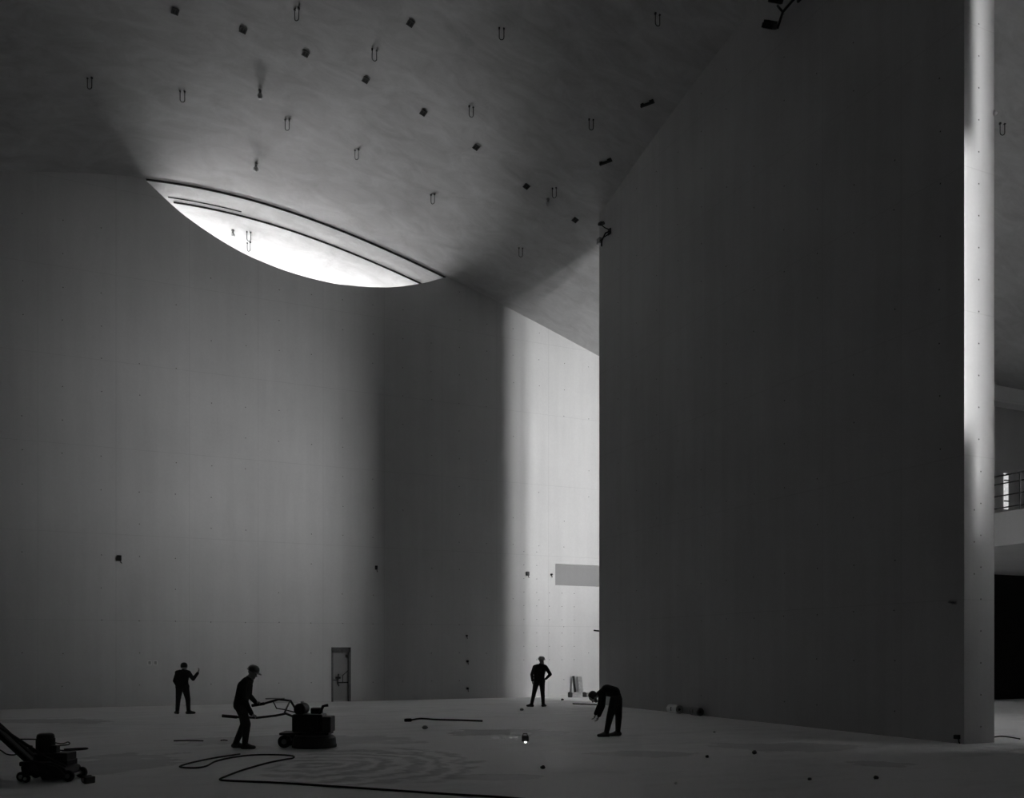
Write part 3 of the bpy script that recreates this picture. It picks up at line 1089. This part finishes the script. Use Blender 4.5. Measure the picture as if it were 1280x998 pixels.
# ------------------------------------------------------------------ ride-along grinder pushed by the operator
t = thing('floor_grinder', 'bulky dark walk-behind floor grinder with long handlebars pushed by a man', 'machine', on_floor(393, 934), -THETA)
bm = bmesh.new()
add_lathe(bm, [(0, .02), (.42, .02), (.44, .05), (.43, .19), (.38, .235), (0, .24)], 32)
obj('grinding_shroud', bm, M['iron'], t)
bm = bmesh.new()
add_lathe(bm, [(.40, 0.0), (.45, 0.0), (.45, .05), (.40, .05)], 32)
obj('skirt', bm, M['rubber'], t)
part_box('chassis_plate', t, (-.16, 0, .285), (1.0, .5, .05), M['black_metal'], .012)
part_box('engine_block', t, (-.1, 0, .5), (.62, .46, .36), M['iron'], .03)
part_box('battery_case', t, (.29, 0, .47), (.18, .44, .32), M['black_metal'], .02)
bm = bmesh.new()
for k in range(7):
    add_box(bm, Vector((-.3 + k * .065, -.235, .5)), (.03, .02, .24))
obj('grille', bm, M['black_metal'], t)['kind'] = 'stuff'
bm = bmesh.new()
add_lathe(bm, [(0, -.2), (.1, -.2), (.12, -.18), (.12, .18), (.1, .2), (0, .2)], 20, Matrix.Translation((-.26, 0, .78)) @ Matrix.Rotation(math.pi / 2, 4, 'X'))
tk = obj('fuel_tank', bm, M['black_metal'], t)
bm = bmesh.new()
add_lathe(bm, [(0, .1), (.035, .1), (.035, .15), (0, .155)], 12, Matrix.Translation((-.26, .05, .78)))
obj('cap', bm, M['steel'], tk)
part_box('air_filter', t, (.04, .04, .74), (.22, .2, .12), M['iron'], .02)
part_tube('exhaust', t, [(.12, -.1, .66), (.2, -.1, .84), (.3, -.1, .86)], .03, M['iron'])
part_tube('handlebar', t, [(-.35, .2, .62), (-.55, .25, .93), (-.8, .26, .96), (-1.1, .26, .87), (-1.36, .26, .83)], .024, M['black_metal'])
part_tube('handlebar', t, [(-.35, -.2, .62), (-.52, -.25, .7), (-.72, -.27, .66), (-1.1, -.27, .615), (-1.5, -.27, .63), (-1.8, -.27, .655)], .024, M['black_metal'])
part_tube('grip', t, [(-1.1, .26, .87), (-1.36, .26, .83)], .032, M['rubber'])
part_tube('grip', t, [(-1.5, -.27, .63), (-1.8, -.27, .655)], .032, M['rubber'])
part_tube('throttle_rod', t, [(-.66, .2, .985), (-1.06, .2, .975)], .012, M['steel'])
part_tube('control_cable', t, [(-.9, .2, .92), (-.8, .1, .78), (-.62, .05, .76), (-.4, .05, .7)], .012, M['rubber'])
part_tube('stretcher', t, [(-.56, .25, .93), (-.56, -.25, .69)], .018, M['black_metal'])
for y in (-.22, .22):
    wheel('rear_wheel', t, (-.56, y, .13), .13, .06, 'rubber')
part_tube('axle', t, [(-.56, -.25, .13), (-.56, .25, .13)], .02, M['steel'])
part_box('axle_bracket', t, (-.56, 0, .2), (.06, .36, .16), M['iron'])


# ------------------------------------------------------------------ people
def capsule(bm, p0, r0, p1, r1, seg=12):
    p0, p1 = Vector(p0), Vector(p1)
    d = p1 - p0
    if d.length < 1e-5:
        bmesh.ops.create_uvsphere(bm, u_segments=seg, v_segments=8, radius=r0, matrix=Matrix.Translation(p0))
        return
    q = Vector((0, 0, 1)).rotation_difference(d.normalized()).to_matrix().to_4x4()
    ln = d.length
    prof = [(0, -r0)] + [(r0 * math.cos(a), r0 * math.sin(a)) for a in (-1.2, -.8, -.4, 0)]
    prof += [(r1 * math.cos(a), ln + r1 * math.sin(a)) for a in (0, .4, .8, 1.2)] + [(0, ln + r1)]
    add_lathe(bm, prof, seg, Matrix.Translation(p0) @ q)


def head_bones(c, fwd, up):
    c, f, u = Vector(c), Vector(fwd).normalized(), Vector(up).normalized()
    u = (u - f * u.dot(f)).normalized()
    s = u.cross(f)
    P = lambda a, b, h: c + s * a + f * b + u * h
    B = [(P(0, -.02, .035), .085, P(0, .015, .04), .083, 'skin'), (P(0, .03, -.03), .066, P(0, .05, -.075), .045, 'skin'),
         (P(0, .085, .012), .012, P(0, .108, -.022), .017, 'skin'),                                     # nose
         (P(-.03, .082, -.066), .009, P(.03, .082, -.066), .009, 'lip'),                               # mouth
         (P(-.045, .083, .038), .012, P(.045, .083, .038), .012, 'skin')]                              # brow
    for k in (-1, 1):
        B.append((P(k * .034, .086, .016), .010, P(k * .034, .087, .016), .010, 'eye'))
        B.append((P(k * .083, -.005, .02), .02, P(k * .086, -.008, -.02), .015, 'skin'))
    return B


def hand_bones(wrist, direction, palm_normal, curl=0.5, side=1):
    w, d = Vector(wrist), Vector(direction).normalized()
    n = Vector(palm_normal)
    n = (n - d * n.dot(d)).normalized()
    a = d.cross(n) * side                                                                              # towards the thumb
    B = []
    for k in (-1.5, -.5, .5, 1.5):
        B.append((w + d * .01 + a * k * .012, .015, w + d * .085 + a * k * .020, .0125, 'skin'))
    for k, ln in zip((1.5, .5, -.5, -1.5), (.070, .080, .074, .058)):
        b = w + d * .085 + a * k * .020
        m = b + (d * math.cos(curl) + n * math.sin(curl)) * ln * .55
        e = m + (d * math.cos(curl * 2.2) + n * math.sin(curl * 2.2)) * ln * .5
        B += [(b, .0105, m, .0095, 'skin'), (m, .0095, e, .0085, 'skin')]
    tb = w + d * .03 + a * .03
    tm = tb + (d * .7 + a * .7 + n * .25).normalized() * .042
    te = tm + (d * .9 + a * .1 + n * .4).normalized() * .032
    B += [(tb, .014, tm, .012, 'skin'), (tm, .012, te, .010, 'skin')]
    return B


def boot_bones(ankle, toe_dir):
    a = Vector(ankle)
    f = Vector((toe_dir[0], toe_dir[1], 0)).normalized()
    heel = Vector((a.x, a.y, .045)) - f * .05
    ball = Vector((a.x, a.y, .042)) + f * .12
    toe = Vector((a.x, a.y, .036)) + f * .185
    return [(a, .052, heel, .044, 'boot'), (heel, .044, ball, .042, 'boot'), (ball, .044, toe, .035, 'boot'), (a, .05, ball, .042, 'boot')]


FULL = {'cloth': 1.12, 'trouser': 1.17, 'skin': 1.0, 'boot': 1.05, 'eye': 1.0, 'lip': 1.0}


def person(label, loc, bones, hat=None, rotz=-THETA):
    """one continuous figure: tapered limbs fused into a single surface, coloured by body region"""
    keys = ['cloth', 'trouser', 'skin', 'boot', 'eye', 'lip', 'glove']
    mats = [M['cloth_dark'], M['trouser'], M['skin'], M['boot'], M['hair'], M['lip'], M['rubber']]
    bm = bmesh.new()
    bones = [(b[0], b[1] * FULL[b[4]], b[2], b[3] * FULL[b[4]], b[4]) for b in bones]
    for b in bones:
        capsule(bm, *b[:4])
    bmesh.ops.recalc_face_normals(bm, faces=bm.faces[:])
    me = bpy.data.meshes.new('tmp')
    bm.to_mesh(me)
    bm.free()
    tmp = bpy.data.objects.new('tmp', me)
    col.objects.link(tmp)
    md = tmp.modifiers.new('r', 'REMESH')
    md.mode = 'VOXEL'
    md.voxel_size = 0.0085
    sm = tmp.modifiers.new('s', 'SMOOTH')
    sm.factor = 0.5
    sm.iterations = 4
    dg = bpy.context.evaluated_depsgraph_get()
    out = bpy.data.meshes.new_from_object(tmp.evaluated_get(dg))
    bpy.data.objects.remove(tmp)
    out.name = 'body'
    out.materials.clear()
    for m in mats:
        out.materials.append(m)
    n = len(out.polygons)
    cen = np.empty(n * 3)
    out.polygons.foreach_get('center', cen)
    cen = cen.reshape(-1, 3)
    best = np.full(n, 1e9)
    idx = np.zeros(n, dtype=np.int32)
    for p0, r0, p1, r1, key in bones:
        a, b = np.array(p0), np.array(p1)
        ab = b - a
        L2 = max(float(ab @ ab), 1e-9)
        s = np.clip(((cen - a) @ ab) / L2, 0, 1)
        d = np.linalg.norm(cen - (a + s[:, None] * ab), axis=1) - (r0 + (r1 - r0) * s)
        k = d < best
        best[k] = d[k]
        idx[k] = keys.index(key)
    out.polygons.foreach_set('material_index', idx)
    out.polygons.foreach_set('use_smooth', np.ones(n, dtype=bool))
    root = thing('person', label, 'person', loc, rotz)
    body = bpy.data.objects.new('body', out)
    col.objects.link(body)
    body.parent = root
    if hat:
        c, f, u, kind = Vector(hat[0]), Vector(hat[1]).normalized(), Vector(hat[2]).normalized(), hat[3]
        u = (u - f * u.dot(f)).normalized()
        s = u.cross(f)
        mt = Matrix.Translation(c) @ Matrix((s, f, u)).transposed().to_4x4()
        bm = bmesh.new()
        if kind == 'hair':
            add_lathe(bm, [(.098, -.02), (.106, .03), (.1, .08), (.075, .12), (.04, .138), (0, .143)], 24, mt @ Matrix.Translation((0, -.02, .005)) @ Matrix.Rotation(.25, 4, 'X'))
            obj('hair', bm, M['hair'], root, smooth=True)
        else:
            mm = M['helmet_white'] if kind == 'white' else M['helmet_dark']
            add_lathe(bm, [(.118, .045), (.122, .06), (.118, .1), (.098, .145), (.06, .172), (0, .182)], 24, mt @ Matrix.Translation((0, -.008, -.005)))
            h = obj('helmet', bm, mm, root, smooth=True)
            bm = bmesh.new()
            add_lathe(bm, [(.115, .05), (.14, .044), (.142, .05), (.115, .058)], 24, mt @ Matrix.Translation((0, .022, -.005)) @ Matrix.Diagonal((.95, 1.15, 1, 1)))
            obj('brim', bm, mm, h, smooth=True)
    return root


M['lip'] = plain('lips', 0.16, 0.6)


def limb(pts, rad, key):
    return [(pts[i], rad[i], pts[i + 1], rad[i + 1], key) for i in range(len(pts) - 1)]


def torso(hip, waist, chest, neck, head, side, sw=.17, hw=.095):
    """side = unit vector across the body"""
    s = Vector(side).normalized()
    hip, waist, chest, neck, head = map(Vector, (hip, waist, chest, neck, head))
    B = []
    for k in (-1, 1):
        B += [(hip + s * k * hw * .7, .115, waist + s * k * .07, .108, 'cloth'), (waist + s * k * .07, .108, chest + s * k * .085, .118, 'cloth'),
              (chest + s * k * .085, .115, neck * .8 + chest * .2 + s * k * .10, .07, 'cloth'), (chest * .35 + neck * .65 + s * k * .04, .08, chest * .3 + neck * .7 + s * k * sw, .068, 'cloth'),
              (hip + s * k * hw, .105, hip + s * k * hw + (hip - waist).normalized() * .05, .1, 'trouser')]
    B += [(waist, .115, chest, .125, 'cloth'), (chest, .12, neck, .065, 'cloth'), (neck, .06, neck * .35 + head * .65, .053, 'skin')]
    return B


# man with a pale helmet, hand on hip, before the lit wall
hip, waist, chest, neck, head = (.03, 0, .93), (.03, 0, 1.12), (.05, .01, 1.3), (.07, .02, 1.47), (.115, .035, 1.615)
fw = (.75, .66, -.05)
B = torso(hip, waist, chest, neck, head, (1, -.15, 0)) + head_bones(head, fw, (0, 0, 1))
B += limb([(-.06, 0, .9), (-.15, .02, .50), (-.24, .0, .09)], [.10, .066, .05], 'trouser') + boot_bones((-.24, 0, .09), (-.75, .5))
B += limb([(.12, 0, .9), (.15, .03, .50), (.17, .03, .09)], [.10, .066, .05], 'trouser') + boot_bones((.17, .03, .09), (.45, .8))
B += limb([(-.13, .02, 1.41), (-.235, .0, 1.14), (-.21, .1, .93)], [.066, .052, .042], 'cloth') + hand_bones((-.21, .1, .91), (.05, .1, -1), (1, .2, 0), .45, 1)
B += limb([(.26, .0, 1.40), (.42, -.03, 1.15), (.27, .08, .99)], [.066, .052, .042], 'cloth') + hand_bones((.255, .085, .985), (-.8, .4, -.25), (0, .5, -1), .5, -1)
person('man in dark jacket and pale helmet, hand on hip, before the bright wall', on_floor(673, 884), B, (head, fw, (0, 0, 1), 'white'))

# man at the left with a raised forearm
hip, waist, chest, neck, head = (.0, 0, .86), (-.01, .0, 1.02), (-.02, .03, 1.19), (0, .06, 1.34), (.015, .12, 1.46)
fw = (.25, .9, -.35)
B = torso(hip, waist, chest, neck, head, (1, 0, 0)) + head_bones(head, fw, (0, .3, 1))
B += limb([(-.09, 0, .83), (-.14, .02, .46), (-.16, .0, .09)], [.10, .066, .05], 'trouser') + boot_bones((-.16, 0, .09), (-.6, .7))
B += limb([(.09, 0, .83), (.16, .03, .46), (.19, .0, .09)], [.10, .066, .05], 'trouser') + boot_bones((.19, 0, .09), (.7, .6))
B += limb([(-.17, .05, 1.28), (-.25, .02, 1.04), (-.2, .16, .84)], [.066, .052, .042], 'cloth') + hand_bones((-.195, .165, .82), (.1, .3, -1), (1, .2, 0), .5, 1)
B += limb([(.18, .05, 1.28), (.30, .1, 1.09), (.41, .18, 1.27)], [.066, .052, .042], 'cloth') + hand_bones((.415, .185, 1.29), (.35, .2, 1), (-1, .1, .2), .4, -1)
person('man in dark clothes on the left raising one forearm, back turned', on_floor(228, 893), B, (head, fw, (0, .3, 1), 'hair'))

# operator leaning into the grinder handlebars
hip, waist, chest, neck, head = (-.06, 0, .92), (-.03, 0, 1.08), (.02, 0, 1.25), (.09, 0, 1.40), (.17, 0, 1.515)
fw = (.9, -.05, -.42)
B = torso(hip, waist, chest, neck, head, (0, 1, 0)) + head_bones(head, fw, (.4, 0, 1))
B += limb([(-.06, -.1, .89), (.09, -.11, .50), (.05, -.11, .10)], [.10, .068, .05], 'trouser') + boot_bones((.05, -.11, .09), (1, 0))
B += limb([(-.06, .1, .89), (-.03, .11, .48), (-.2, .11, .10)], [.10, .068, .05], 'trouser') + boot_bones((-.2, .11, .09), (1, 0))
gx = on_floor(393, 934)
ox = on_floor(305, 936)
rel = Matrix.Rotation(THETA, 3, 'Z') @ (gx - ox)                                                    # grinder origin seen from the operator
g1 = Vector((rel.x - 1.2, rel.y + .26, .86))
g2 = Vector((rel.x - 1.14, rel.y - .27, .62))
B += limb([(.05, .19, 1.33), (.03, .25, 1.06), (g1.x - .09, g1.y, g1.z + .05)], [.066, .052, .042], 'cloth') + hand_bones((g1.x - .085, g1.y, g1.z + .05), (1, 0, -.1), (0, 0, -1), .9, 1)
B += limb([(.05, -.19, 1.33), (.06, -.25, 1.04), (g2.x - .07, g2.y, g2.z + .08)], [.066, .052, .042], 'cloth') + hand_bones((g2.x - .065, g2.y, g2.z + .07), (.9, 0, -.35), (-.3, 0, -1), .9, -1)
person('man in dark overalls leaning forward behind the floor grinder handlebars', ox, B, (head, fw, (.4, 0, 1), 'dark'))

# man bending over near the foot of the partition
hip, waist, chest, neck, head = (.12, .02, .88), (.08, .02, 1.02), (-.1, .0, 1.06), (-.28, -.02, .98), (-.40, -.03, .90)
fw = (-.45, -.05, -.9)
B = torso(hip, waist, chest, neck, head, (.1, 1, 0)) + head_bones(head, fw, (-.9, 0, .45))
B += limb([(.08, -.09, .85), (-.04, -.11, .47), (-.12, -.1, .10)], [.105, .07, .05], 'trouser') + boot_bones((-.12, -.1, .09), (-1, -.1))
B += limb([(.15, .12, .85), (.19, .16, .46), (.17, .14, .10)], [.105, .07, .05], 'trouser') + boot_bones((.17, .14, .09), (-.9, -.3))
B += limb([(-.2, -.2, .98), (-.22, -.24, .71), (-.3, -.2, .5)], [.064, .052, .042], 'cloth') + hand_bones((-.305, -.2, .485), (-.3, 0, -1), (-1, 0, .2), .5, 1)
B += limb([(-.2, .17, .99), (-.24, .22, .72), (-.34, .16, .52)], [.064, .052, .042], 'cloth') + hand_bones((-.345, .16, .505), (-.3, -.1, -1), (-1, 0, .2), .5, -1)
person('man in dark work clothes bending low beside the far partition edge', on_floor(764, 921), B, (head, fw, (-.9, 0, .45), 'hair'))
